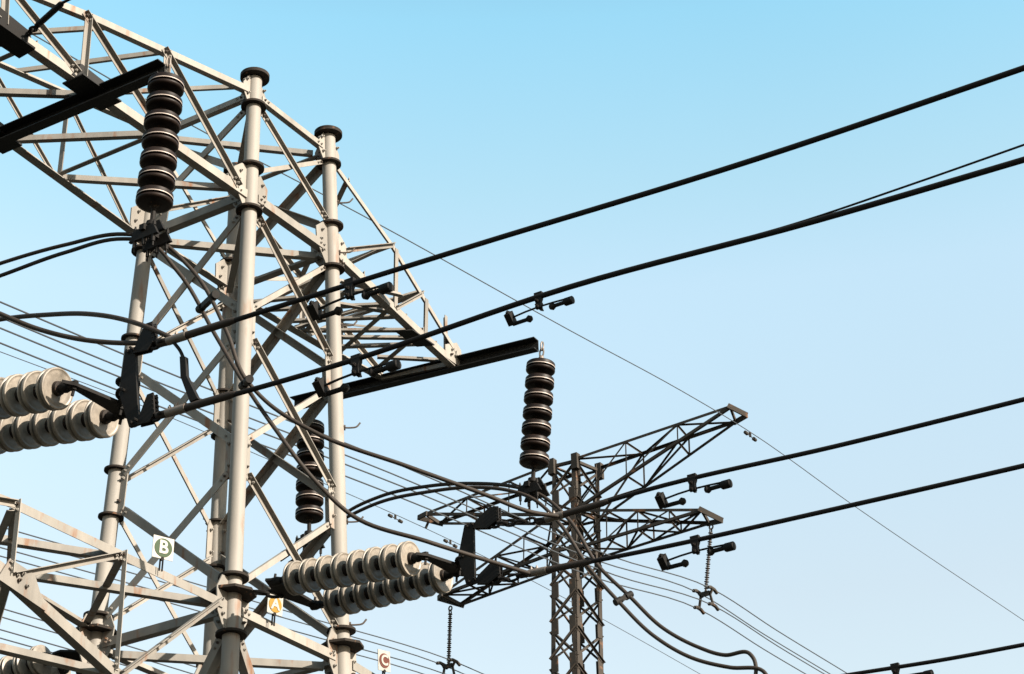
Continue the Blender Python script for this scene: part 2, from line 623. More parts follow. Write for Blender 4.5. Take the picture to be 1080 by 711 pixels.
# node plates where the end beam crosses
for fn, n, zz in ((c_b, NY, 1), (l_b, PY, 1)):
    p = fn(-2.72)
    m = MB()
    m.plate([p + V(-0.26, 0, -0.03), p + V(0.24, 0, -0.03), p + V(0.20, 0, 0.12), p + V(-0.16, 0, 0.14)], n, 0.014)
    m.plate([p + V(-0.24, -0.12, -0.062), p + V(0.24, -0.12, -0.062), p + V(0.24, 0.12, -0.062), p + V(-0.24, 0.12, -0.062)], V(0, 0, 1), 0.014)
    m.build('node_plate', M['beam'], armL)


def channel(p, q, h, w, t, out):
    """A channel beam: web upright, flanges standing out along out."""
    m = MB()
    d = (q - p).normalized()
    up = V(0, 0, 1)
    o = (out - d * out.dot(d)).normalized()
    def box(c0, c1, a0, a1):
        m.hexa([p + o * c0 + up * a0, p + o * c1 + up * a0, p + o * c1 + up * a1, p + o * c0 + up * a1,
                q + o * c0 + up * a0, q + o * c1 + up * a0, q + o * c1 + up * a1, q + o * c0 + up * a1])
    box(0, t, t, h - t)
    box(0, w, 0, t)
    box(0, w, h - t, h)
    return m


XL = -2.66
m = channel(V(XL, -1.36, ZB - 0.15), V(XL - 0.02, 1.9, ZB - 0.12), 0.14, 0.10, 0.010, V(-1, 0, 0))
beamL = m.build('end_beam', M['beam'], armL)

# plate hub and turnbuckle of the earth wire pulled off the near bottom chord
hp = c_b(-3.52)
m = MB()
m.plate([hp + V(-0.50, 0, -0.10), hp + V(-0.02, 0, -0.12), hp + V(0.10, 0, -0.02), hp + V(0.04, 0, 0.10), hp + V(-0.46, 0, 0.14)], NY, 0.02)
m.plate([hp + V(-0.50, -0.10, -0.115), hp + V(0.04, -0.10, -0.115), hp + V(0.06, 0.10, -0.115), hp + V(-0.50, 0.12, -0.115)], V(0, 0, 1), 0.02)
m.build('node_plate', M['fitting'], armL)

# upper right arm -----------------------------------------------------
XR = 3.02
r_b = chord_fn([V(0.72, -0.66, Z1L + 0.20), V(2.2, -0.56, 12.13), V(3.06, -0.50, 12.09)])
b_b = chord_fn([V(0.72, 0.64, Z1L + 0.16), V(2.2, 0.54, 12.2), V(3.0, 0.45, 12.20)])
r_t = chord_fn([V(0.70, -0.61, Z0L + 0.03), V(1.72, -0.60, 12.86), V(3.0, -0.52, 12.22)])
b_t = chord_fn([V(0.70, 0.61, Z0L + 0.03), V(1.72, 0.58, 12.86), V(3.0, 0.47, 12.26)])
m = MB()
for fn, w, n, e, o in ((r_b, 0.082, NY, -1, -1), (r_t, 0.05, NY, 1, -1), (b_t, 0.05, PY, 1, -1)):
    xs = [0.72, 1.72 if fn in (r_t, b_t) else 2.2, 3.0]
    for a, b in zip(xs, xs[1:]):
        m.angle(fn(a), fn(b), w, n, e, o)
for xa, xb in ((0.72, 2.2), (2.2, 3.0)):
    m.bar(b_b(xa), b_b(xb), 0.095, 0.008)
    m.bar(b_b(xa) + V(0, 0.043, 0.042), b_b(xb) + V(0, 0.043, 0.042), 0.008, 0.075)
for a, b in ((r_b, b_b), (r_t, r_b), (b_t, b_b)):
    m.bar(a(2.99), b(2.99), 0.04, 0.05)
armR = m.build('crossarm', M['steel'], tower)
xt = [1.72, 2.32]
for x in xt:
    strut(armR, r_t(x + 0.05) + NY * 0.008 + V(0, 0, 0.03), r_b(x + 0.05) + NY * 0.008, 0.055, NY, 1, -1)
    strut(armR, b_t(x) + PY * 0.008, b_b(x) + PY * 0.008, 0.045, PY, 1, -1)
strut(armR, at(366, 264, y=-0.64), r_t(1.70) + NY * 0.016, 0.045, NY, 1, 1)
strut(armR, r_b(1.78) + NY * 0.016, r_t(2.28) + NY * 0.016, 0.045, NY, 1, 1)
strut(armR, V(0.80, 0.62, 12.45), b_t(1.70), 0.045, PY, 1, 1)
strut(armR, b_b(1.78), b_t(2.28), 0.045, PY, 1, 1)
for a, b in (((r_t, 1.70), (b_b, 1.05)), ((r_t, 2.28), (b_b, 1.62)), ((r_b, 1.15), (b_b, 1.75)), ((r_b, 1.75), (b_b, 2.3)), ((r_b, 2.3), (b_b, 2.85)),
             ((r_b, 1.75), (b_b, 1.15)), ((r_b, 2.3), (b_b, 1.7)), ((r_t, 0.9), (b_t, 1.70)), ((r_t, 1.72), (b_t, 1.72)), ((r_t, 2.30), (b_t, 2.30)),
             ((r_b, 2.0), (b_b, 1.45)), ((r_b, 1.45), (b_b, 0.95)), ((r_b, 2.6), (b_b, 2.15))):
    strut(armR, a[0](a[1]) + V(0, 0, 0.03), b[0](b[1]) + V(0, 0, 0.03), 0.055, V(0, 0, -1), 1, -1, 'steel')
for p0, p1 in (((357, 321), (420, 331)), ((336, 356), (432, 357)), ((398, 377), (472, 381)), ((359, 297), (424, 312))):
    strut(armR, at(*p0, z=12.19), at(*p1, z=12.19), 0.055, V(0, 0, -1), 1, -1)
strut(armR, at(363, 342, y=0.2), at(436, 350, y=-0.35), 0.024, NY, 1, -1)
m = MB()
p = r_b(2.22)
m.plate([p + V(-0.12, -0.02, -0.06), p + V(0.28, -0.02, -0.06), p + V(0.2, 0.15, -0.06), p + V(-0.2, 0.15, -0.06)], V(0, 0, 1), 0.014)
m.build('node_plate', M['beam'], armR)
m = MB()
p = V(2.98, -0.52, 12.12)
m.plate([p + V(-0.20, 0, -0.05), p + V(0.14, 0, -0.05), p + V(0.10, 0, 0.16), p + V(0.02, 0, 0.22), p + V(-0.20, 0, 0.10)], NY, 0.014)
m.mi = 1
for dx, dz in ((-0.10, 0.02), (-0.02, 0.04), (-0.08, 0.09)):
    m.bolt(p + V(dx, -0.007, dz), NY)
m.build('gusset_plate', [M['steel'], M['bolt']], armR)
m = MB()
m.angle(V(2.86, -0.48, 12.15), V(2.86, -0.48, 12.62), 0.05, NY, 1, -1)
m.build('strut', M['steel'], armR)
m = channel(V(XR + 0.09, -1.48, 12.05 - 0.07), V(XR - 0.06, 1.62, 12.20 - 0.07), 0.135, 0.10, 0.010, V(-1, 0, 0))
beamR = m.build('end_beam', M['beam'], armR)
# lower left arm ------------------------------------------------------
ZT2 = 8.03
XT2 = -4.7
c2t = chord_fn([V(-0.98, -0.775, ZT2), V(-3.3, -0.775, ZT2), V(XT2, -0.62, ZT2)])
l2t = chord_fn([V(-0.90, 0.775, 8.20), at(12, 612, z=8.18), V(XT2, -0.10, 8.1)])
c2b = chord_fn([V(-0.86, -0.80, 6.75), V(-2.1, -0.775, 7.09), V(-3.3, -0.775, 7.49), V(XT2, -0.62, ZT2 - 0.05)])
l2b = chord_fn([V(-0.86, 0.80, 6.75), V(-2.1, 0.70, 7.09), V(-3.3, 0.55, 7.49), V(XT2, -0.10, ZT2 - 0.05)])
m = MB()
for fn, w, n, e, o, xs in ((c2t, 0.075, NY, 1, -1, (-0.9, -3.3, XT2)), (l2t, 0.085, PY, -1, -1, (-0.9, -2.0, XT2)),
                           (c2b, 0.085, NY, -1, -1, (-0.86, -2.1, -3.3, XT2)), (l2b, 0.085, PY, -1, -1, (-0.86, -2.1, -3.3, XT2))):
    for a, b in zip(xs, xs[1:]):
        m.angle(fn(a), fn(b), w, n, e, o)
armL2 = m.build('crossarm', M['steel'], tower)
for x in (-2.12, -3.28):
    strut(armL2, c2t(x) + NY * 0.03 + V(0, 0, 0.04), c2b(x) + NY * 0.03, 0.045, V(-1, 0, 0), 1, -1, bolts=True)
    strut(armL2, l2t(x), l2b(x), 0.05, PY, 1, -1)
    strut(armL2, c2t(x) + V(0, 0.02, -0.02), l2t(x + 1.25), 0.065, V(0, 0, -1), 1, -1, 'steel')
strut(armL2, c2t(-2.14) + NY * 0.012, c2b(-3.25) + NY * 0.012, 0.05, NY, 1, 1, bolts=True)
strut(armL2, c2t(-3.30) + NY * 0.012, c2b(-4.3) + NY * 0.012, 0.05, NY, 1, 1)
strut(armL2, c2t(-0.95) + NY * 0.012, c2b(-2.05) + NY * 0.012, 0.05, NY, 1, 1)
for a, b in (((l2t, -2.35), (c2t, -0.98)), ((l2t, -3.3), (c2t, -2.15)), ((c2t, -3.3), (l2t, -2.35)), ((l2b, -2.1), (c2b, -3.25)), ((l2b, -2.1), (c2b, -1.0)), ((l2b, -3.25), (c2b, -2.1))):
    strut(armL2, a[0](a[1]) - V(0, 0, 0.02), b[0](b[1]) - V(0, 0, 0.02), 0.06, NY, -1, -1)
m = MB()
p = c2b(-3.2)
m.plate([p + V(-0.2, -0.012, -0.05), p + V(0.3, -0.012, -0.14), p + V(0.16, -0.012, 0.1), p + V(-0.1, -0.012, 0.14)], NY, 0.012)
m.mi = 1
for dx, dz in ((0.0, 0.0), (0.08, -0.02), (0.03, 0.06)):
    m.bolt(p + V(dx, -0.018, dz), NY)
m.build('node_plate', [M['steel'], M['bolt']], armL2)

# lower right arm (its root only just reaches into the frame) --------
m = MB()
for y0, n in ((-0.775, NY), (0.775, PY)):
    s = 1 if y0 > 0 else -1
    tip = V(4.7, s * 0.35, ZT2)
    m.angle(V(0.9, y0, ZT2), tip, 0.085, n, 1, -1)
    m.angle(V(0.86, y0 * 1.03, 6.75), tip - V(0, 0, 0.1), 0.09, n, -1, -1)
armR2 = m.build('crossarm', M['steel'], tower)
for x in (1.9, 3.0, 3.9):
    t = (x - 0.9) / 3.8
    yy = lerp(0.775, 0.35, t)
    zb = lerp(6.75, ZT2 - 0.1, t)
    for s, n in ((-1, NY), (1, PY)):
        strut(armR2, V(x, s * yy, ZT2), V(x, s * yy, zb), 0.05, n, 1, -1)
        strut(armR2, V(x, s * yy, ZT2) + n * 0.01, V(x - 0.95, s * (yy + 0.08), lerp(6.75, ZT2 - 0.1, t - 0.25)) + n * 0.01, 0.05, n, 1, -1)
    strut(armR2, V(x, -yy, ZT2 - 0.03), V(x - 0.95, yy, ZT2 - 0.03), 0.05, NY, -1, -1)

# ------------------------------------------------------------------ insulators
DISC = [(0.0, 0.0), (0.042, 0.0), (0.05, 0.012), (0.052, 0.018), (0.11, 0.024), (0.140, 0.034), (0.149, 0.044), (0.151, 0.076),
        (0.152, 0.079), (0.152, 0.087), (0.140, 0.089), (0.130, 0.092), (0.130, 0.100), (0.142, 0.103), (0.150, 0.107), (0.153, 0.113), (0.151, 0.126), (0.140, 0.138), (0.115, 0.143), (0.06, 0.140),
        (0.045, 0.144), (0.028, 0.154), (0.026, 0.172), (0.0, 0.172)]
DISC_M = [0, 0, 0, 1, 1, 1, 1, 1, 2, 1, 1, 1, 1, 1, 1, 1, 1, 1, 1, 0, 0, 0, 0]  # the one pale segment is the painted sun glint on the lip


def suspension_string(top, bottom, n, label, group, pitch=0.172):
    t = empty('suspension_insulator', top, label, 'insulator', group)
    ax = (bottom - top).normalized()
    L = (bottom - top).length
    head = 0.20
    # hanger: bracket, shackle, two chain links, ball eye
    m = MB()
    side = V(0, 1, 0)
    for i in range(2):
        c = top + ax * (0.035 + 0.075 * i)
        u = side if i % 2 else V(1, 0, 0)
        ring = [c + ax * 0.05 * math.cos(2 * PI * k / 12) + u * 0.024 * math.sin(2 * PI * k / 12) for k in range(13)]
        m.tube(ring, 0.009, 6, False)
    m.lathe(top + ax * 0.15, ax, [(0, 0), (0.022, 0), (0.034, 0.03), (0.034, 0.06), (0, 0.06)], 12)
    m.build('hanger', M['sleeve'], t)
    proto = None
    for i in range(n):
        base = top + ax * (head + pitch * i)
        if proto is None:
            m = MB()
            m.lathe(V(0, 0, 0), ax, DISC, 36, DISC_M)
            proto = m.build('insulator_disc', [M['cap'], M['brownglaze'], M['rim_glint']], None)
            o = proto
        else:
            o = proto.copy()
            COL.objects.link(o)
        o.location = base - top
        o.parent = t
        o.rotation_euler = (0, 0, 0)
    end = top + ax * (head + pitch * n)
    return t, ax, end


def hang_clamp(t, ax, end, down=0.26):
    m = MB()
    m.tube([end - ax * 0.02, end + ax * 0.16], 0.022, 8)
    end = end + ax * 0.06
    m.lathe(end + ax * 0.05, ax, [(0, 0), (0.05, 0.01), (0.055, 0.05), (0.03, 0.08), (0, 0.08)], 10)
    c = end + ax * 0.13
    m.plate([c + V(0.0, -0.14, -0.04), c + V(0, 0.14, -0.04), c + V(0, 0.09, 0.06), c + V(0, -0.09, 0.06)], V(1, 0, 0), 0.03)
    for s in (-1, 1):
        m.plate([c + V(0.08 * s, -0.15, -0.12), c + V(0.08 * s, 0.15, -0.12), c + V(0.08 * s, 0.1, -0.02), c + V(0.08 * s, -0.1, -0.02)], V(1, 0, 0), 0.03)
        for yy in (-0.1, 0.0, 0.1):
            m.bolt(c + V(0.08 * s, yy, -0.12), V(0, 0, -1), 0.016, 0.06)
            m.bolt(c + V(0.08 * s, yy, -0.03), V(0, 0, 1), 0.016, 0.03)
    m.bar(c + V(-0.12, 0, -0.03), c + V(0.12, 0, -0.03), 0.05, 0.05)
    m.build('hanging_clamp', M['fitting'], t)
    return c - V(0, 0, 0.10)


GI = 'brown disc strings hanging from the end beams of the pylon'
topL = at(178, 62, x=XL - 0.02)
botL = at(160.5, 236, x=XL - 0.02)
sL, axL, endL = suspension_string(topL, botL, 7, 'dark brown disc string hanging top left from the upper crossarm, nearest and largest', GI, 0.185)
clL = hang_clamp(sL, axL, endL)
topR = at(572, 362, x=XR + 0.06)
botR = at(562.5, 500, x=XR + 0.06)
sR, axR, endR = suspension_string(topR, botR, 7, 'dark brown disc string hanging in open sky from the near end of the right beam', GI)
clR = hang_clamp(sR, axR, endR)
topK = at(328, 428, x=XR - 0.06)
botK = at(326, 560, x=XR - 0.06)
sK, axK, endK = suspension_string(topK, botK, 7, 'dark brown disc string partly hidden behind the right tubular leg and its braces', GI)
clK = hang_clamp(sK, axK, endK)


def tension_set(starts, ends, n, label, yoke_c, tower_end, group, big=True):
    """starts/ends: axis points of the two strings (tower end, line end)."""
    t = empty('tension_insulator', tower_end, label, 'insulator', group)
    proto = None
    for s, e in zip(starts, ends):
        ax = (e - s).normalized()
        pitch = (e - s).length / n
        rod = MB()
        rod.tube([s - ax * 0.14, e + ax * 0.12], 0.02, 8)
        rod.lathe(s - ax * 0.15, ax, [(0, 0), (0.035, 0.0), (0.04, 0.05), (0.03, 0.1), (0, 0.1)], 10)
        rod.lathe(e + ax * 0.0, ax, [(0, 0), (0.036, 0.0), (0.040, 0.035), (0.028, 0.07), (0.034, 0.085), (0.034, 0.11), (0, 0.11)], 12)
        st = rod.build('insulator_string', M['fitting'], t)
        for i in range(n):
            base = s + ax * (pitch * i)
            if proto is None or True:
                m = MB()
                m.lathe(base, ax, CREAM, 40, CREAM_M)
                m.build('insulator_disc', [M['cap'], M['cream']], st)
    return t


# near (tower) side to line side along the axis; the line-side face is a flat shallow dish
CREAM = [(0.0, 0.0), (0.046, 0.0), (0.054, 0.015), (0.054, 0.052), (0.09, 0.058), (0.128, 0.066), (0.1385, 0.071), (0.1395, 0.078), (0.135, 0.083), (0.120, 0.086), (0.120, 0.102),
         (0.135, 0.105), (0.140, 0.109), (0.141, 0.124), (0.138, 0.131), (0.130, 0.133), (0.124, 0.128), (0.112, 0.126), (0.100, 0.128), (0.09, 0.125), (0.05, 0.124), (0.046, 0.15), (0.024, 0.155), (0.024, 0.172), (0, 0.172)]
CREAM_M = [0, 0, 0] + [1] * 17 + [0] * 4


def plate_yoke(t, e1, e2, apex, th=0.022, name='link_plate'):
    m = MB()
    up = (e2 - e1).cross(apex - e1).normalized()
    a = (e2 - e1).normalized() * 0.05
    back = (lerp(e1, e2, 0.5) - apex).normalized() * 0.05
    poly = [e1 - a + back, e2 + a + back, e2 + a - back * 0.8, apex - back * 0.6 + a * 0.8, apex - back * 0.6 - a * 0.8, e1 - a - back * 0.8]
    m.plate(poly, up, th)
    for e in (e1, e2, apex):
        m.bolt(e - up * 0.03, up, 0.022, 0.06)
    return m.build(name, M['fitting'], t)


def link_chain(m, p, q, n=2, r=0.012, w=0.028):
    d = (q - p)
    L = d.length / n
    d.normalize()
    a = d.cross(V(0, 0, 1)).normalized()
    b = d.cross(a)
    for i in range(n):
        c = p + d * (L * (i + 0.5))
        u = a if i % 2 else b
        m.tube([c + d * (L * 0.6) * math.cos(2 * PI * k / 14) + u * w * math.sin(2 * PI * k / 14) for k in range(15)], r, 6, False)


def tie(t, p, q):
    m = MB()
    link_chain(m, p, q, 2, 0.011, 0.024)
    m.build('shackle', M['fitting'], t)


def blade_yoke(t, top, bot, apex_in, out):
    """Upright blade plate carrying the two sub-conductors, with adjusting fans; out = direction of the line."""
    m = MB()
    mid = lerp(top, bot, 0.52)
    n = (bot - top).cross(out).normalized()
    o = out.normalized()
    v = (bot - top).normalized()
    m.plate([top - o * 0.03 - v * 0.02, top + o * 0.055 - v * 0.02, mid + o * 0.05, bot + o * 0.05 + v * 0.02, bot - o * 0.03 + v * 0.02, mid - o * 0.10], n, 0.026)
    for p in (top, bot, mid - o * 0.05):
        m.bolt(p - n * 0.02, n, 0.020, 0.034)
    return m.build('yoke_plate', M['fitting'], t)


def adjuster(t, p, q, up, w=0.16, slant=0.0):
    """Fan plate with a row of holes between the yoke corner p and the conductor q."""
    d = (q - p).normalized()
    L = (q - p).length
    n = d.cross(up).normalized()
    u = n.cross(d).normalized()
    if u.dot(up) < 0: u = -u
    m = MB()
    for s in (-0.018, 0.018):
        m.plate([p + n * s + u * -0.03, p + n * s + d * L * 0.45 + u * -0.035, p + n * s + d * L * (0.62 + slant) + u * (0.02 + slant * 0.12), p + n * s + d * L * (0.50 + slant * 1.3) + u * w,
                 p + n * s + d * L * (0.28 + slant) + u * (w * 0.98), p + n * s + d * L * 0.06 + u * 0.03], n, 0.012)
    for k in range(5):
        m.bolt(p + d * L * (0.60 - 0.03 * k + slant * (0.95 + 0.05 * k)) + u * (w * (0.08 + 0.2 * k)) - n * 0.027, n, 0.010, 0.034)
    m.bolt(p - n * 0.028, n, 0.018, 0.05)
    m.build('adjuster_plate', M['fitting'], t)
    m = MB()
    link_chain(m, p + d * L * 0.5, q, 2)
    m.build('shackle', M['fitting'], t)


GT = 'pale double disc strings pulling the conductors'
# --- string set of phase A (on the near leg)
YA = -2.58
A1s, A1e = at(302, 611.5, x=-0.85), at(437, 588.5, x=-0.85)
A2s, A2e = at(344, 636, x=-0.40), at(470, 606.5, x=-0.40)
setA = tension_set((A1s, A2s), (A1e, A2e), 8, 'pale double disc string pulled right from the near tubular leg above the A plate', None, P('C', 8.15), GT)
axA = (A1e - A1s).normalized()
ya = at(485, 588, x=-0.62)
plate_yoke(setA, A1e + axA * 0.11, A2e + axA * 0.11, lerp(A1e, A2e, 0.72) + axA * 0.22)
plate_yoke(setA, A1s - axA * 0.13, A2s - axA * 0.13, lerp(A1s, A2s, 0.45) - axA * 0.24)
m = MB()
hubA = P('C', Z2U - 0.15)
link_chain(m, lerp(A1s, A2s, 0.45) - axA * 0.24, hubA + V(0.06, -0.17, 0), 2, 0.014, 0.03)
m.build('shackle', M['fitting'], setA)
yT, yB = at(494, 556, x=-0.62), at(496, 614, x=-0.62)
blade_yoke(setA, yT, yB, None, V(0, -1, 0))
m = MB()
link_chain(m, lerp(A1e, A2e, 0.72) + axA * 0.20, lerp(yT, yB, 0.52) + V(0, 0.08, 0), 2, 0.014, 0.03)
m.build('shackle', M['fitting'], setA)
aU0, aL0 = at(576, 548, x=-0.62), at(558, 605, x=-0.62)
adjuster(setA, yT + V(0, -0.06, 0), at(535, 552, x=-0.62), V(0, -0.3, 1), 0.14, 0.14)
adjuster(setA, yB + V(0, -0.06, 0), at(536, 611, x=-0.62), V(0, -0.3, 1), 0.14, 0.14)

tie(setA, at(533, 552, x=-0.62), lerp(at(533, 552, x=-0.62), aU0, 0.5))
tie(setA, lerp(at(533, 552, x=-0.62), aU0, 0.5), aU0)
tie(setA, at(535, 611, x=-0.62), aL0)
# --- string set of phase B (lower left crossarm, near the camera)
XB = -4.42
B1e, B2e = at(66, 409, x=XB - 0.25), at(116, 439, x=XB + 0.22)
dB = V(0.0, 0.985, -0.02)
dB = V(0.02, 1.0, 0.17).normalized()
B1s, B2s = B1e + dB * 1.38, B2e + dB * 1.38
setB = tension_set((B1s, B2s), (B1e, B2e), 8, 'pale double string of discs running in from the left edge, nearest and largest', None, B1s + dB * 0.4, GT)
axB = -dB
plate_yoke(setB, B1e + axB * 0.11, B2e + axB * 0.11, lerp(B1e, B2e, 0.74) + axB * 0.22)
plate_yoke(setB, B1s - axB * 0.13, B2s - axB * 0.13, lerp(B1s, B2s, 0.5) - axB * 0.3)
m = MB()
m.tube([lerp(B1s, B2s, 0.5) - axB * 0.3, V(XT2 + 0.2, -0.36, ZT2)], 0.02, 8)
m.build('shackle', M['fitting'], setB)
bT, bB = at(137, 372, x=XB), at(141, 447, x=XB)
blade_yoke(setB, bT, bB, None, V(0, -1, 0))
m = MB()
link_chain(m, lerp(B1e, B2e, 0.74) + axB * 0.20, lerp(bT, bB, 0.48) + V(0, 0.08, 0), 2, 0.013, 0.03)
m.build('shackle', M['fitting'], setB)
bU0, bL0 = at(177, 360, x=XB), at(176, 436, x=XB)
adjuster(setB, bT + V(0, -0.05, 0), bU0, V(0, 0.1, 1), 0.17)
adjuster(setB, bB + V(0, -0.05, 0), bL0, V(0, 0.1, 1), 0.17)

# --- back string set on the left leg, lower left corner
K1s = at(58, 688, y=1.15)
dK = V(-0.02, 1.0, -0.06).normalized()
K2s = K1s + V(0.44, 0, 0)
K1s, K2s = at(52, 694, y=1.25), at(70, 704, y=1.25)
setK = tension_set((K1s, K2s), (K1s + dK * 1.38, K2s + dK * 1.38), 8, 'pale disc string tucked behind the lower crossarm in the bottom left corner', None, P('L', 8.1), GT)
plate_yoke(setK, K1s - dK * 0.13, K2s - dK * 0.13, lerp(K1s, K2s, 0.5) - dK * 0.30)
m = MB()
link_chain(m, lerp(K1s, K2s, 0.5) - dK * 0.28, P('L', 8.12) + V(0, 0.1, 0), 3, 0.014, 0.03)
m.build('shackle', M['fitting'], setK)


# ------------------------------------------------------------------ conductors
def wire(name, pts, r, mtl, label, cat, group=None, sub=8, n=8, sleeve=None):
    m = MB()
    c = curve(pts, sub)
    m.tube(c, r, n)
    o = tag(m.build(name, M[mtl], None), label, cat, group)
    if sleeve:
        s = MB()
        (a, b) = sleeve
        k = len(c) - 1
        seg = c[int(a * k):int(b * k) + 1]
        s.tube(seg, r * 1.5, 10)
        s.build('sleeve', M['sleeve'], o)
    return o


def conductor(start, ref, far, r, label, group, clampdir=None):
    """From the dead-end clamp through ref (a point farther out) to far, hidden behind the camera."""
    d = (ref - start)
    pts = [start, lerp(start, ref, 0.33), lerp(start, ref, 0.66), ref]
    pts += far
    m = MB()
    c = curve(pts, 10)
    m.tube(c, r, 10)
    o = tag(m.build('conductor', M['wire'], None), label, 'conductor', group)
    dd = d.normalized()
    s = MB()
    s.tube([start + dd * -0.10, start + dd * 0.34], r * 1.55, 12)
    s.tube([start + dd * 0.34, start + dd * 0.40], [r * 1.55, r * 1.05], 12)
    s.build('dead_end_clamp', M['jumper'], o)
    s = MB()
    s.tube([start + dd * 0.02, start + dd * 0.20], r * 1.75, 10)
    for i in range(3):
        s.bolt(start + dd * (0.05 + 0.05 * i) + V(0, 0, r * 1.6), V(0, 0, 1), 0.016, 0.03)
    s.build('clamp_bolts', M['sleeve'], o)
    return o


def beyond(ref, start, dist=45, sag=0.25):
    d = (ref - start).normalized()
    d = V(d.x, d.y, 0).normalized()
    out = []
    sl = (ref.z - start.z) / max(0.1, (V(ref.x, ref.y, 0) - V(start.x, start.y, 0)).length)
    for t in (4, 12, 25, dist):
        out.append(ref + d * t + V(0, 0, sl * t + 0.004 * t * t))
    return out


GC = 'thick conductors leaving the pylon to the upper right'
def long_conductor(s, mids, label, r):
    ref = mids[-1]
    base = mids[-2] if len(mids) > 1 else s
    pts = [s] + mids + beyond(ref, base)
    m = MB()
    m.tube(curve(pts, 8), r, 10)
    o = tag(m.build('conductor', M['wire']), label, 'conductor', GC)
    dd = (mids[0] - s).normalized()
    k = MB()
    k.tube([s - dd * 0.08, s + dd * 0.5, s + dd * 0.56], [r * 1.5, r * 1.5, r * 1.05], 12)
    k.build('dead_end_clamp', M['jumper'], o)
    k = MB()
    k.tube([s + dd * 0.0, s + dd * 0.16], r * 1.72, 12)
    for i in range(2):
        k.bolt(s + dd * (0.02 + 0.05 * i) + V(0, 0, r * 1.3), V(0, 0, 1), 0.013, 0.018)
    k.build('terminal_lug', M['sleeve'], o)
    return o


long_conductor(bU0, [at(330, 312, x=XB), at(500, 259, x=XB), at(800, 167, x=XB), at(1085, 70, x=XB)], 'topmost thick dark conductor, rising from the left insulator set to the upper right edge', 0.0170)
long_conductor(bL0, [at(375, 379, x=XB), at(600, 303, x=XB), at(860, 233, x=XB), at(1085, 167, x=XB)], 'second thick dark conductor, passing just above the right hanging disc string', 0.0170)
long_conductor(aU0, [at(700, 512, x=-0.62), at(880, 471, x=-0.62), at(1085, 420, x=-0.62)], 'third dark conductor from the top, upper one of the pair over the far pylon', 0.0175)
long_conductor(aL0, [at(700, 577, x=-0.62), at(880, 537, x=-0.62), at(1085, 490, x=-0.62)], 'fourth dark conductor from the top, lower one of the pair over the far pylon', 0.0175)
XC = 3.3
cst = at(760, 735, x=XC)
long_conductor(cst, [at(900, 711, x=XC), at(1000, 695, x=XC), at(1085, 679, x=XC)], 'lowest dark conductor, cutting the bottom right corner', 0.018)
# thin wire parting from the second conductor
wire('guard_wire', [at(600, 302, x=XB), at(720, 268.5, x=XB), at(835, 237, x=XB), at(960, 195, x=XB), at(1085, 151, x=XB)] + beyond(at(1085, 151, x=XB), at(960, 195, x=XB)), 0.006, 'wire',
     'thin wire lying along the second thick conductor and parting above it at the right', 'wire')

dC = V(0.0, 1.0, 0.12).normalized()
C1e, C2e = cst + dC * 0.5 + V(-0.22, 0, 0), cst + dC * 0.5 + V(0.22, 0, 0)
setC = tension_set((C1e + dC * 1.38, C2e + dC * 1.38), (C1e, C2e), 8, 'pale double disc string at the tip of the lower right crossarm', None, C1e + dC * 1.8, GT)
plate_yoke(setC, C1e - dC * 0.11, C2e - dC * 0.11, lerp(C1e, C2e, 0.5) - dC * 0.26)
plate_yoke(setC, C1e + dC * 1.51, C2e + dC * 1.51, lerp(C1e, C2e, 0.5) + dC * 1.68)
tie(setC, lerp(C1e, C2e, 0.5) - dC * 0.25, cst)
m = MB()
m.tube([lerp(C1e, C2e, 0.5) + dC * 1.66, V(4.0, -0.45, ZT2)], 0.02, 8)
m.build('shackle', M['fitting'], setC)
# ------------------------------------------------------------------ jumpers
GJ = 'jumper cables looping round the insulators'
def jumper(pts, label, r=0.017, group=GJ):
    m = MB()
    m.tube(curve(pts, 10), r, 10)
    return tag(m.build('jumper_cable', M['jumper']), label, 'jumper cable', group)


topQ = V(XL - 0.04, 1.84, ZB - 0.10)
sQ, axQ, endQ = suspension_string(topQ, topQ - V(0, 0, 1.7), 7, 'dark brown disc string hanging from the back end of the left beam', GI, 0.185)
clQ = hang_clamp(sQ, axQ, endQ)
backA = [V(-0.5, 60, 8.3), V(-0.5, 25, 7.9), V(-0.5, 5.5, 8.0), lerp(V(-0.5, 5.5, 8.0), clQ, 0.6) + V(0, 0, -0.1), clQ + V(0.1, 0, 0)]
backB = [V(XB, 60, 8.2), V(XB, 25, 7.8), V(XB, 4.5, 7.9), V(XB, 2.5, 7.5)]
jumper([p + V(0.12, 0, 0) for p in backA] + [at(-60, 300, x=-2.9), at(0, 278, x=-2.85), at(70, 258, x=-2.78), at(130, 247, x=-2.70), at(158, 250, x=-2.6), at(200, 282, x=-2.45), at(240, 352, x=-2.3), at(258, 398, x=-2.2),
        at(275, 418, x=-2.1), at(330, 455, x=-1.9), at(430, 492, x=-1.5), at(510, 521, x=-1.1), at(560, 540, x=-0.8), at(592, 545, x=-0.62)],
       'upper jumper cable from the top left disc string down to the third conductor')
jumper([p - V(0.12, 0, 0) for p in backA] + [at(-60, 312, x=-2.75), at(0, 291, x=-2.70), at(70, 266, x=-2.63), at(130, 252, x=-2.55), at(154, 254, x=-2.45), at(187, 286, x=-2.3), at(228, 355, x=-2.15), at(256, 402, x=-2.1),
        at(290, 452, x=-2.0), at(335, 510, x=-1.8), at(372, 544, x=-1.6), at(450, 571, x=-1.3), at(520, 593, x=-0.85), at(562, 606, x=-0.62)],
       'lower jumper cable from the top left disc string down to the fourth conductor')
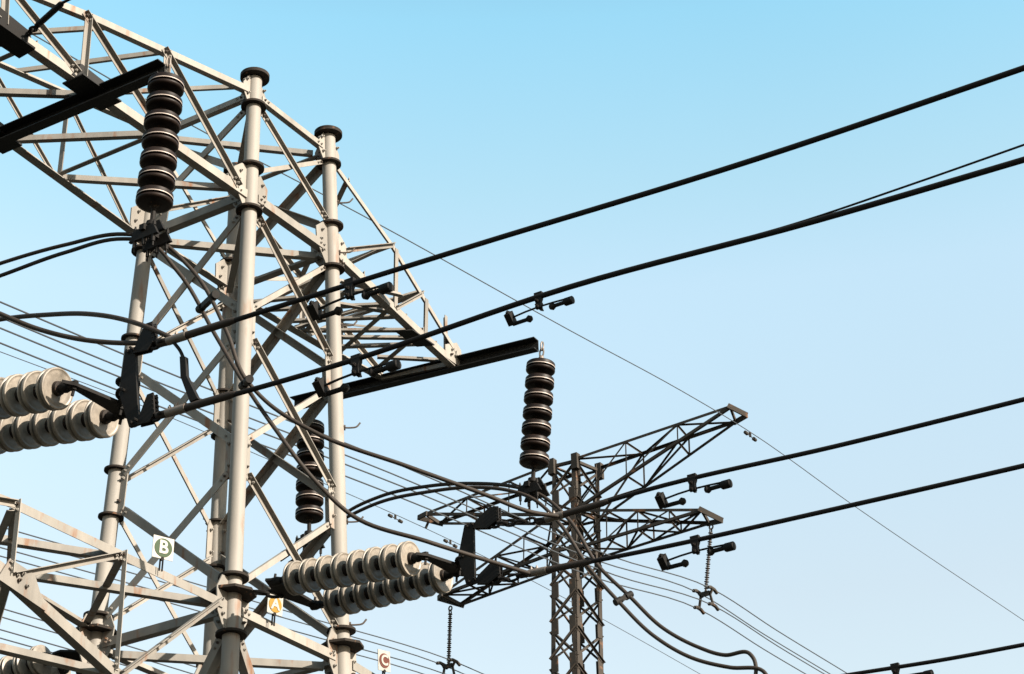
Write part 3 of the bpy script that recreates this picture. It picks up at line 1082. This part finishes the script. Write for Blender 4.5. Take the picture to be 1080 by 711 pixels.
jumper([p + V(0.2, 0, 0) for p in backB] + [at(-60, 352, x=XB + 0.2), at(0, 337, x=XB + 0.15), at(50, 332, x=XB + 0.1), at(90, 331, x=XB + 0.05), at(130, 337, x=XB), at(160, 347, x=XB - 0.02), at(182, 357, x=XB)],
       'jumper cable arching over the left insulator set and ending at the clamp')
jumper([p - V(0.2, 0, 0) for p in backB] + [at(-60, 305, x=XB - 0.3), at(0, 331, x=XB - 0.2), at(40, 347, x=XB - 0.12), at(80, 357, x=XB - 0.06), at(120, 361.5, x=XB - 0.02), at(160, 361, x=XB), at(205, 353, x=XB)],
       'jumper cable sagging from the left edge into the topmost conductor')
XJ = XR + 0.06
jumper([clK + V(0.05, 0.3, -0.1), clK + V(0.08, 0.0, 0.02), at(365, 541, x=XJ - 0.02), at(400, 524, x=XJ), at(450, 513, x=XJ), at(500, 510, x=XJ), at(540, 513, x=XJ), at(566, 520, x=XJ), at(600, 548, x=XJ),
        at(632, 598, x=XJ + 0.05), at(663, 628, x=XJ + 0.1), at(700, 663, x=XJ + 0.15), at(735, 682, x=XJ + 0.2), at(765, 691, x=XJ + 0.2), at(790, 689, x=XJ + 0.2), at(795, 695, x=XJ + 0.2), at(794, 720, x=XJ + 0.2), cst + V(0, -0.15, 0.05), cst + V(0, -0.4, 0)],
       'outer jumper cable of the pair looping below the right hanging disc string', 0.019)
jumper([clK + V(-0.1, 0.3, -0.12), clK + V(-0.08, 0.0, 0.0), at(365, 546, x=XJ - 0.2), at(400, 530, x=XJ - 0.2), at(450, 519, x=XJ - 0.2), at(500, 514, x=XJ - 0.2), at(535, 517, x=XJ - 0.18), at(560, 525, x=XJ - 0.16), at(590, 552, x=XJ - 0.12),
        at(622, 600, x=XJ - 0.05), at(652, 634, x=XJ), at(690, 671, x=XJ + 0.05), at(730, 694, x=XJ + 0.1), at(770, 704, x=XJ + 0.15), at(805, 708, x=XJ + 0.2), at(815, 726, x=XJ + 0.2), cst + V(0, -0.5, 0.02), cst + V(0, -0.7, 0)],
       'inner jumper cable of the pair looping below the right hanging disc string', 0.019)


# spacers on the jumpers
def spacer(p, q, label):
    m = MB()
    m.bar(p, q, 0.04, 0.05)
    d = (q - p).normalized()
    for e in (p, q):
        m.lathe(e - d * 0.04, d, [(0, 0), (0.034, 0), (0.036, 0.08), (0, 0.08)], 10)
    return tag(m.build('jumper_spacer', M['fitting']), label, 'spacer', 'spacers clamped between paired cables')


spacer(at(262, 401, x=-2.18), at(257, 406, x=-2.1), 'small dark spacer on the jumper pair in front of the near leg')
spacer(at(663, 628, x=XJ + 0.1), at(652, 634, x=XJ), 'dark spacer holding the jumper pair apart right of the far pylon')
spacer(at(226, 290 + 22, x=-2.36), at(212, 317 + 8, x=-2.2), 'small clip joining the jumper pair below the top left disc string')
# drop strap between the two B conductors
m = MB()
m.tube(curve([at(183, 361, x=XB), at(190, 370, x=XB), at(194, 379, x=XB)], 6), 0.012, 8)
m.plate([at(191, 377, x=XB), at(197, 377, x=XB), at(198, 398, x=XB), at(192, 400, x=XB)], V(1, 0, 0), 0.03)
m.plate([at(192, 398, x=XB), at(198, 397, x=XB), at(210, 421, x=XB), at(202, 425, x=XB)], V(1, 0, 0), 0.035)
o = m.build('bundle_strap', M['fitting'])
tag(o, 'bent strap joining the two conductors beside the left insulator set', 'strap')


# ------------------------------------------------------------------ vibration dampers
def damper(c, d, label, scale=1.0, tilt=0.0):
    """Tuning-fork damper under a conductor at c (conductor direction d)."""
    d = d.normalized()
    s = scale
    t = empty('vibration_damper', c, label, 'damper', 'dampers hanging under the conductors')
    dn = (V(0, 0, -1) + d * d.z).normalized()
    side = d.cross(dn).normalized()
    m = MB()
    cl = c + dn * 0.07 * s
    m.plate([c - d * 0.038 * s - dn * 0.026, c + d * 0.038 * s - dn * 0.026, c + d * 0.036 * s + dn * 0.03 * s, c + d * 0.024 * s + dn * 0.06 * s, c + d * 0.03 * s + dn * 0.115 * s, c - d * 0.03 * s + dn * 0.115 * s, c - d * 0.024 * s + dn * 0.06 * s, c - d * 0.036 * s + dn * 0.03 * s], side, 0.034 * s)
    for q2 in (cl - dn * 0.02 * s, cl + dn * 0.035 * s):
        m.bolt(q2 + side * 0.014 * s, side, 0.016 * s, 0.022)
        m.bolt(q2 - side * 0.014 * s, -side, 0.013 * s, 0.018)
    m.build('clamp', M['fitting'], t)
    mc = c + dn * 0.10 * s
    m = MB()
    m.tube([mc - d * 0.28 * s + dn * 0.02 * s, mc - d * 0.14 * s + dn * 0.006 * s, mc, mc + d * 0.14 * s + dn * 0.004 * s, mc + d * 0.28 * s + dn * 0.012 * s], 0.0085 * s, 8)
    m.build('messenger_cable', M['fitting'], t)
    for sg in (-1, 1):
        e = mc + d * 0.29 * s * sg + dn * 0.016 * s
        m = MB()
        # block across, then an arm running back to a ball
        a = e - dn * 0.03 * s - side * 0.04 * s
        b = e + dn * 0.045 * s + side * 0.04 * s
        if sg < 0:
            m.bar(a, b, 0.075 * s, 0.058 * s, d)
            m.bolt(a, (a - b).normalized(), 0.022 * s, 0.012 * s)
        else:
            b = e + dn * 0.012 * s + side * 0.02 * s
            m.tube([b - d * 0.045 * s, b - d * 0.035 * s, b + d * 0.035 * s, b + d * 0.04 * s], [0.030 * s, 0.036 * s, 0.036 * s, 0.031 * s], 16)
        q = b - d * sg * 0.17 * s
        m.tube([b, q], 0.018 * s, 10)
        m.lathe(q + d * sg * 0.034 * s, -d * sg, [(0, 0), (0.022 * s, 0.008 * s), (0.034 * s, 0.03 * s), (0.022 * s, 0.055 * s), (0, 0.066 * s)], 14)
        m.build('weight', M['fitting'], t)
    return t


dY = V(0, -1, 0)
damper(at(568, 313, x=XB), dY, 'dark damper in open sky above the right hanging disc string', 0.66)
damper(at(369, 298.5, x=XB), dY, 'dark damper under the topmost conductor, in front of the right leg', 0.9)
damper(at(376, 379, x=XB), dY, 'dark damper under the second conductor, beside the right end beam', 0.9)
damper(at(730, 504, x=-0.62), dY, 'dark damper with brownish weight under the third conductor, right of the far pylon', 0.92)
damper(at(733, 569, x=-0.62), dY, 'dark damper under the fourth conductor, beside the thin far insulator', 0.92)
damper(at(944, 703, x=XC), dY, 'dark damper under the lowest conductor at the bottom right edge', 1.0)


# ------------------------------------------------------------------ phase plates
def text_mesh(ch, size, ext):
    cu = bpy.data.curves.new('letter', 'FONT')
    cu.body = ch
    cu.size = size
    cu.align_x = 'CENTER'
    cu.align_y = 'CENTER'
    cu.extrude = ext
    cu.offset = 0.004
    o = bpy.data.objects.new('letter_src', cu)
    COL.objects.link(o)
    bpy.context.view_layer.update()
    dg = bpy.context.evaluated_depsgraph_get()
    me = bpy.data.meshes.new_from_object(o.evaluated_get(dg))
    bpy.data.objects.remove(o)
    return me


def phase_plate(ch, c, w, h, ring_mat, facing, up, label):
    z = facing.normalized()
    y = (up - z * up.dot(z)).normalized()
    x = y.cross(z)
    R = Matrix(((x.x, y.x, z.x, c.x), (x.y, y.y, z.y, c.y), (x.z, y.z, z.z, c.z), (0, 0, 0, 1)))
    t = empty('phase_plate', c, label, 'sign', 'lettered phase plates on the crossarms')
    m = MB()
    m.plate([R @ V(-w / 2, -h / 2, 0), R @ V(w / 2, -h / 2, 0), R @ V(w / 2, h / 2, 0), R @ V(-w / 2, h / 2, 0)], z, 0.006)
    m.build('panel', M['white'], t)
    r = min(w, h) * 0.42
    m = MB()
    m.lathe(c + z * 0.003, z, [(0, 0.0), (r, 0.0), (r, 0.004), (0, 0.004)], 40)
    m.build('disc', M[ring_mat], t)
    me = text_mesh(ch, r * 1.95, 0.002)
    me.materials.clear()
    me.materials.append(M['white'])
    o = bpy.data.objects.new('letter', me)
    COL.objects.link(o)
    me.transform(R @ Matrix.Translation((0, 0, 0.009)))
    o.parent = t
    o.matrix_parent_inverse = Matrix.Translation(c).inverted()
    m = MB()
    b = R @ V(0, -h / 2, 0)
    for s in (-1, 1):
        m.bar(b + x * 0.012 * s + y * 0.03 - z * 0.008, b + x * 0.012 * s - y * 0.10 - z * 0.008, 0.008, 0.012)
    m.lathe(b - y * 0.0 - z * 0.012, z, [(0, 0), (0.016, 0), (0.016, 0.02), (0, 0.02)], 8)
    m.build('bracket', M['fitting'], t)
    return t


phase_plate('B', at(172, 578, y=-0.84), 0.185, 0.185, 'green', V(-0.35, -0.94, -0.05), V(0.0, 0, 1), 'white plate with a green B roundel on the lower left crossarm')
phase_plate('A', at(290, 638, y=-0.86), 0.165, 0.165, 'yellow', V(-0.2, -0.98, -0.05), V(0.0, 0, 1), 'white plate with a yellow A roundel under the double disc string')
phase_plate('C', at(405, 697, y=-0.83), 0.16, 0.19, 'red', V(-0.12, -0.98, -0.05), V(-0.1, 0, 1), 'white plate with a red C roundel at the bottom edge')

# ------------------------------------------------------------------ far pylon
ZP = 25.4
N_, W_, E_ = at(607, 484, z=ZP), at(582.5, 490, z=ZP), at(632, 494.5, z=ZP)
K_ = W_ + E_ - N_
PC = (W_ + E_) * 0.5
far = empty('lattice_pylon', V(PC.x, PC.y, 0), 'slender dark lattice pylon standing far behind, right of centre', 'pylon')
TOPS = {'N': N_, 'E': E_, 'W': W_, 'K': K_}


def fl(k, z):
    p = TOPS[k]
    s = 1 + (ZP - z) * (0.011 if z > 19 else 0.011) + max(0, 19 - z) * 0.05
    lean = 0.030 * max(0.0, ZP - z) if z > 15 else 0.030 * (ZP - 15)
    return V(PC.x + (p.x - PC.x) * s - _r.x * lean, PC.y + (p.y - PC.y) * s - _r.y * lean, z)


LW = 0.115
for k in TOPS:
    m = MB()
    out = (TOPS[k] - PC); out.z = 0
    for a, b in ((ZP + 0.1, 19.0), (19.0, 0.0)):
        p, q = fl(k, a), fl(k, b)
        d = (q - p).normalized()
        e1 = (TOPS['E'] - TOPS['N']).normalized() if k in 'NE' else (TOPS['K'] - TOPS['W']).normalized()
        e1 = e1 if k in 'NW' else -e1
        e2 = (TOPS['W'] - TOPS['N']).normalized() if k in 'NW' else (TOPS['K'] - TOPS['E']).normalized()
        e2 = e2 if k in 'NE' else -e2
        for u, v in ((e1, e2), (e2, e1)):
            c = [p, p + u * LW, p + u * LW + v * 0.016, p + v * 0.016, q, q + u * LW, q + u * LW + v * 0.016, q + v * 0.016]
            m.hexa([c[i] for i in (0, 1, 2, 3, 4, 5, 6, 7)])
    m.build('leg', M['old_steel'], far)
levels = [ZP, 24.4, 23.75, 22.75, 21.8, 20.8, 19.8, 18.8, 17.6, 16.2, 14.6, 12.6, 10.2, 7.2, 3.8, 0.3]
for (a, b) in (('N', 'E'), ('N', 'W'), ('W', 'K'), ('E', 'K')):
    m = MB()
    n = (fl(a, 20) + fl(b, 20)) * 0.5 - V(PC.x, PC.y, 20)
    n.z = 0; n.normalize()
    for z0, z1 in zip(levels, levels[1:]):
        m.angle(fl(a, z0 - 0.12) + n * 0.02, fl(b, z1 + 0.12) + n * 0.02, 0.062, n, 1, 1, 0.012)
        m.angle(fl(b, z0 - 0.12) - n * 0.02, fl(a, z1 + 0.12) - n * 0.02, 0.062, n, 1, -1, 0.012)
        for k in (a, b):                                   # joint plates on the legs
            c = fl(k, z1)
            h = (fl(b if k == a else a, z1) - c).normalized()
            m.plate([c + V(0, 0, -0.22) + h * 0.02, c + V(0, 0, -0.22) + h * 0.2, c + V(0, 0, 0.22) + h * 0.2, c + V(0, 0, 0.22) + h * 0.02], n, 0.02)
    for z in (ZP - 0.05, 23.9, 22.9):
        m.angle(fl(a, z), fl(b, z), 0.08, n, -1, -1, 0.012)
    m.build('lattice_panel', M['old_steel'], far)
for k in TOPS:
    m = MB()
    c = fl(k, ZP)
    m.bar(c - V(0, 0, 0.30), c + V(0, 0, 0.14), 0.18, 0.18)
    m.build('cap_plate', M['old_steel'], far)


def far_arm(nt, ft, nb, fb, tn, tf, tipmid, bays, w=0.075, wb=0.042):
    """near/far top and bottom chord roots, near and far tips and the pointed end."""
    m = MB()
    out = V(0, (tn.y - nt.y), 0).normalized()
    def fn(a, b): return lambda t: lerp(a, b, t)
    NT, FT, NB, FB = fn(nt, tn), fn(ft, tf), fn(nb, tn), fn(fb, tf)
    for f, n, e in ((NT, V(-1, 0, 0), 1), (FT, V(1, 0, 0), 1), (NB, V(-1, 0, 0), -1), (FB, V(1, 0, 0), -1)):
        m.angle(f(0), f(1), w, n, e, -1, 0.014)
    ts = [i / bays for i in range(bays + 1)]
    for i in range(bays):
        a, b = ts[i], ts[i + 1]
        for T, B, n in ((NT, NB, V(-1, 0, 0)), (FT, FB, V(1, 0, 0))):
            if i > 0:
                m.angle(T(a), B(a), wb * 0.8, n, 1, -1, 0.01)
            if i < bays - 1:
                m.angle(B(a), T(b), wb, n, 1, -1, 0.01)
        for X, Y in ((NT, FT), (NB, FB)):
            if i % 2 == 0:
                m.angle(X(a), Y(b), wb, V(0, 0, 1), 1, -1, 0.01)
            else:
                m.angle(Y(a), X(b), wb, V(0, 0, 1), 1, -1, 0.01)
            if i > 0:
                m.angle(X(a), Y(a), wb, V(0, 0, 1), 1, -1, 0.01)
    arm = m.build('crossarm', M['old_steel'], far)
    m = MB()
    m.bar(tn - (tipmid - tn) * 0.15, tipmid, 0.05, 0.13)
    m.bar(tf - (tipmid - tf) * 0.15, tipmid, 0.05, 0.13)
    m.bar(tn, tf, 0.05, 0.10)
    m.build('end_plate', M['old_steel'], arm)
    return arm


xn, xf = N_.x, E_.x
def A(px, py, x): return at(px, py, x=x)
far_arm(N_.copy(), E_.copy(), fl('N', 23.95), fl('E', 23.95), A(770, 429, 29.75), A(776, 445, 30.15), A(788, 438, 30.0), 3)
far_arm(W_.copy(), K_.copy(), fl('W', 23.95), fl('K', 23.95), A(449, 542, 29.7), A(464, 552, 30.15), A(441, 546, 29.9), 3)
far_arm(fl('N', 23.9), fl('E', 23.9), fl('N', 22.85), fl('E', 22.85), A(740, 538, 29.75), A(748, 552, 30.15), A(762, 549, 30.0), 4)
far_arm(fl('W', 23.9), fl('K', 23.9), fl('W', 22.85), fl('K', 22.85), A(466, 627, 29.7), A(486, 638, 30.15), A(462, 631, 29.85), 4)


def far_string(top, bot, label):
    t = empty('rod_insulator', top, label, 'insulator', 'thin ribbed insulators of the far pylon')
    ax = (bot - top).normalized()
    L = (bot - top).length
    prof = [(0, 0.12)]
    h = 0.14
    k = 0
    while h < L - 0.14:
        r = 0.062 if k % 2 == 0 else 0.05
        prof += [(0.028, h), (r, h + 0.014), (r, h + 0.026), (0.028, h + 0.034)]
        h += 0.058
        k += 1
    prof += [(0.03, L - 0.1), (0, L - 0.1)]
    m = MB()
    m.lathe(top, ax, prof, 12)
    m.build('shed_rod', M['composite'], t)
    m = MB()
    link_chain(m, top - ax * 0.06, top + ax * 0.16, 2, 0.02, 0.05)
    m.build('hanger', M['old_steel'], t)
    m = MB()
    y, z = V(0, 1, 0), V(0, 0, 1)
    m.tube([bot - ax * 0.12, bot], 0.035, 8)
    m.plate([bot + y * 0.16 - z * 0.02, bot - y * 0.16 - z * 0.02, bot - y * 0.12 + z * 0.10, bot + y * 0.12 + z * 0.10], V(1, 0, 0), 0.05)
    for s in (-1, 1):
        m.bar(bot + y * 0.13 * s, bot + y * 0.2 * s - z * 0.32, 0.05, 0.05)
        m.bar(bot + y * 0.13 * s, bot + y * 0.2 * s + z * 0.12, 0.05, 0.05)
        for zz in (0.12, -0.32):
            c = bot + y * 0.2 * s + z * zz
            m.tube([c - V(0.24, 0, 0.03), c - V(0.1, 0, -0.02), c + V(0.1, 0, 0.02), c + V(0.24, 0, -0.03)], 0.045, 8)
    m.build('yoke', M['old_steel'], t)
    return t


iT, iB = at(750, 556, x=29.98), at(744, 628, x=29.98)
far_string(iT, iB, 'thin ribbed dark insulator under the right arm of the far pylon')
jT, jB = at(475, 642, x=29.98), at(473, 704, x=29.98)
far_string(jT, jB, 'thin ribbed dark insulator under the left arm of the far pylon, at the bottom edge')

# ------------------------------------------------------------------ thin wires of the far line
GW1 = 'thin bundle wires of the far line, right circuit'
GW2 = 'thin bundle wires of the far line, left circuit'
def extend(pts, n0=30, n1=60):
    a = pts[0] + (pts[0] - pts[1]).normalized() * n0
    b = pts[-1] + (pts[-1] - pts[-2]).normalized() * n1
    return [a] + pts + [b]


yb = iB.y
base = [at(0, 334, y=yb), at(130, 388, y=yb), at(420, 502, y=yb), at(640, 595, y=yb)]
names = {(-1, 1): 'upper left', (1, 1): 'upper right', (-1, -1): 'lower left', (1, -1): 'lower right'}
W1L = ['highest of the four bundle wires running to the right far insulator', 'second highest of the four bundle wires running to the right far insulator',
       'third of the four bundle wires running to the right far insulator', 'lowest of the four bundle wires running to the right far insulator']
W2L = ['highest of the four bundle wires running to the left far insulator', 'second highest of the four bundle wires running to the left far insulator',
       'third of the four bundle wires running to the left far insulator', 'lowest of the four bundle wires running to the left far insulator']
OFF = [(-0.2, 0.12), (0.2, 0.12), (-0.2, -0.32), (0.2, -0.32)]
for i, (dy, dz) in enumerate(OFF):
    o = V(0, dy, dz)
    sh = V(0, 0, 0.10)
    pts = [p + o + sh * 0 for p in base] + [iB + o] + [at(812, 671, y=yb) + o, at(880, 712, y=yb) + o]
    wire('bundle_wire', extend(pts), 0.0145, 'far_wire', W1L[i], 'wire', GW1, 6, 6)
yb2 = jB.y
base2 = [at(0, 566, y=yb2), at(130, 603, y=yb2), at(300, 653, y=yb2)]
for i, (dy, dz) in enumerate(OFF):
    o = V(0, dy, dz)
    pts = [p + o for p in base2] + [jB + o] + [jB + o + V(14, 0, -0.35)]
    wire('bundle_wire', extend(pts), 0.0145, 'far_wire', W2L[i], 'wire', GW2, 6, 6)
base3 = [at(0, 652, y=yb2), at(130, 690, y=yb2), at(300, 742, y=yb2), at(460, 790, y=yb2)]
W3L = ['highest of the four thin wires behind the lower left crossarm, below the other bundles', 'second of the four thin wires behind the lower left crossarm, below the other bundles',
       'third of the four thin wires behind the lower left crossarm, below the other bundles', 'lowest of the four thin wires behind the lower left crossarm, below the other bundles']
for i, (dy, dz) in enumerate(OFF):
    o = V(0, dy, dz)
    wire('bundle_wire', extend([p + o for p in base3]), 0.0145, 'far_wire', W3L[i], 'wire', 'thin bundle wires of the far line, lowest circuit', 6, 6)
ye = at(787, 447, x=30.0).y
ew = [at(22, 29, y=ye), at(200, 131, y=ye), at(380, 226, y=ye), at(600, 348, y=ye), at(720, 413, y=ye), at(787, 453, y=ye), at(900, 533, y=ye), at(1085, 658, y=ye)]
wire('earth_wire', extend(ew, 3), 0.0115, 'far_wire', 'thin earth wire falling from top left past the far pylon tip to the right edge', 'wire', None, 6, 6)
yl = at(446, 553, x=29.9).y
lw = [at(0, 371, y=yl), at(130, 420, y=yl), at(300, 492, y=yl), at(446, 556, y=yl), at(560, 612, y=yl), at(650, 661, y=yl), at(742, 713, y=yl)]
wire('earth_wire', extend(lw), 0.010, 'far_wire', 'thin earth wire passing the left arm tip of the far pylon towards the bottom edge', 'wire', None, 6, 6)
m = MB()
p = at(452, 550, x=29.95)
m.bar(p, at(449, 557, x=29.95), 0.05, 0.05)
tag(m.build('wire_clamp', M['old_steel']), 'small dark clamp under the left arm tip of the far pylon', 'clamp')


def mini_damper(c, d, label):
    m = MB()
    d = d.normalized()
    dn = V(0, 0, -1)
    m.bar(c, c + dn * 0.13, 0.04, 0.05)
    q = c + dn * 0.11
    m.tube([q - d * 0.24, q + d * 0.24], 0.012, 6)
    for s in (-1, 1):
        m.lathe(q + d * 0.18 * s, d * s, [(0, 0), (0.05, 0.0), (0.045, 0.12), (0, 0.14)], 10)
    return tag(m.build('vibration_damper', M['old_steel']), label, 'damper', 'tiny dampers on the earth wires of the far line')


for px, py, y, lab in ((791, 456, ye, 'tiny damper on the earth wire just right of the far pylon tip'), (417, 543, yl, 'tiny damper on the left earth wire, left of the arm tip'),
                       (475, 569.5, yl, 'tiny damper on the left earth wire, beside the blade yoke')):
    mini_damper(at(px, py, y=y), V(1, 0, 0.02), lab)

# ------------------------------------------------------------------ earth wire fitting, top left
t0 = hp + V(0.02, -0.02, 0.06)
t1 = at(66, 3, d=(t0 - EYE).dot(FW) - 0.55)
t2 = at(160, -45, d=(t0 - EYE).dot(FW) - 1.3)
m = MB()
link_chain(m, t0, lerp(t0, t1, 0.3), 3, 0.012, 0.026)
m.tube([lerp(t0, t1, 0.28), lerp(t0, t1, 0.95)], 0.026, 12)
m.tube([lerp(t0, t1, 0.95), t1], [0.026, 0.014], 12)
m.tube([t1, t2, t2 + (t2 - t1) * 12], 0.012, 8)
tag(m.build('turnbuckle', M['fitting']), 'dark turnbuckle rod pulled from the plate in the top left corner', 'turnbuckle')
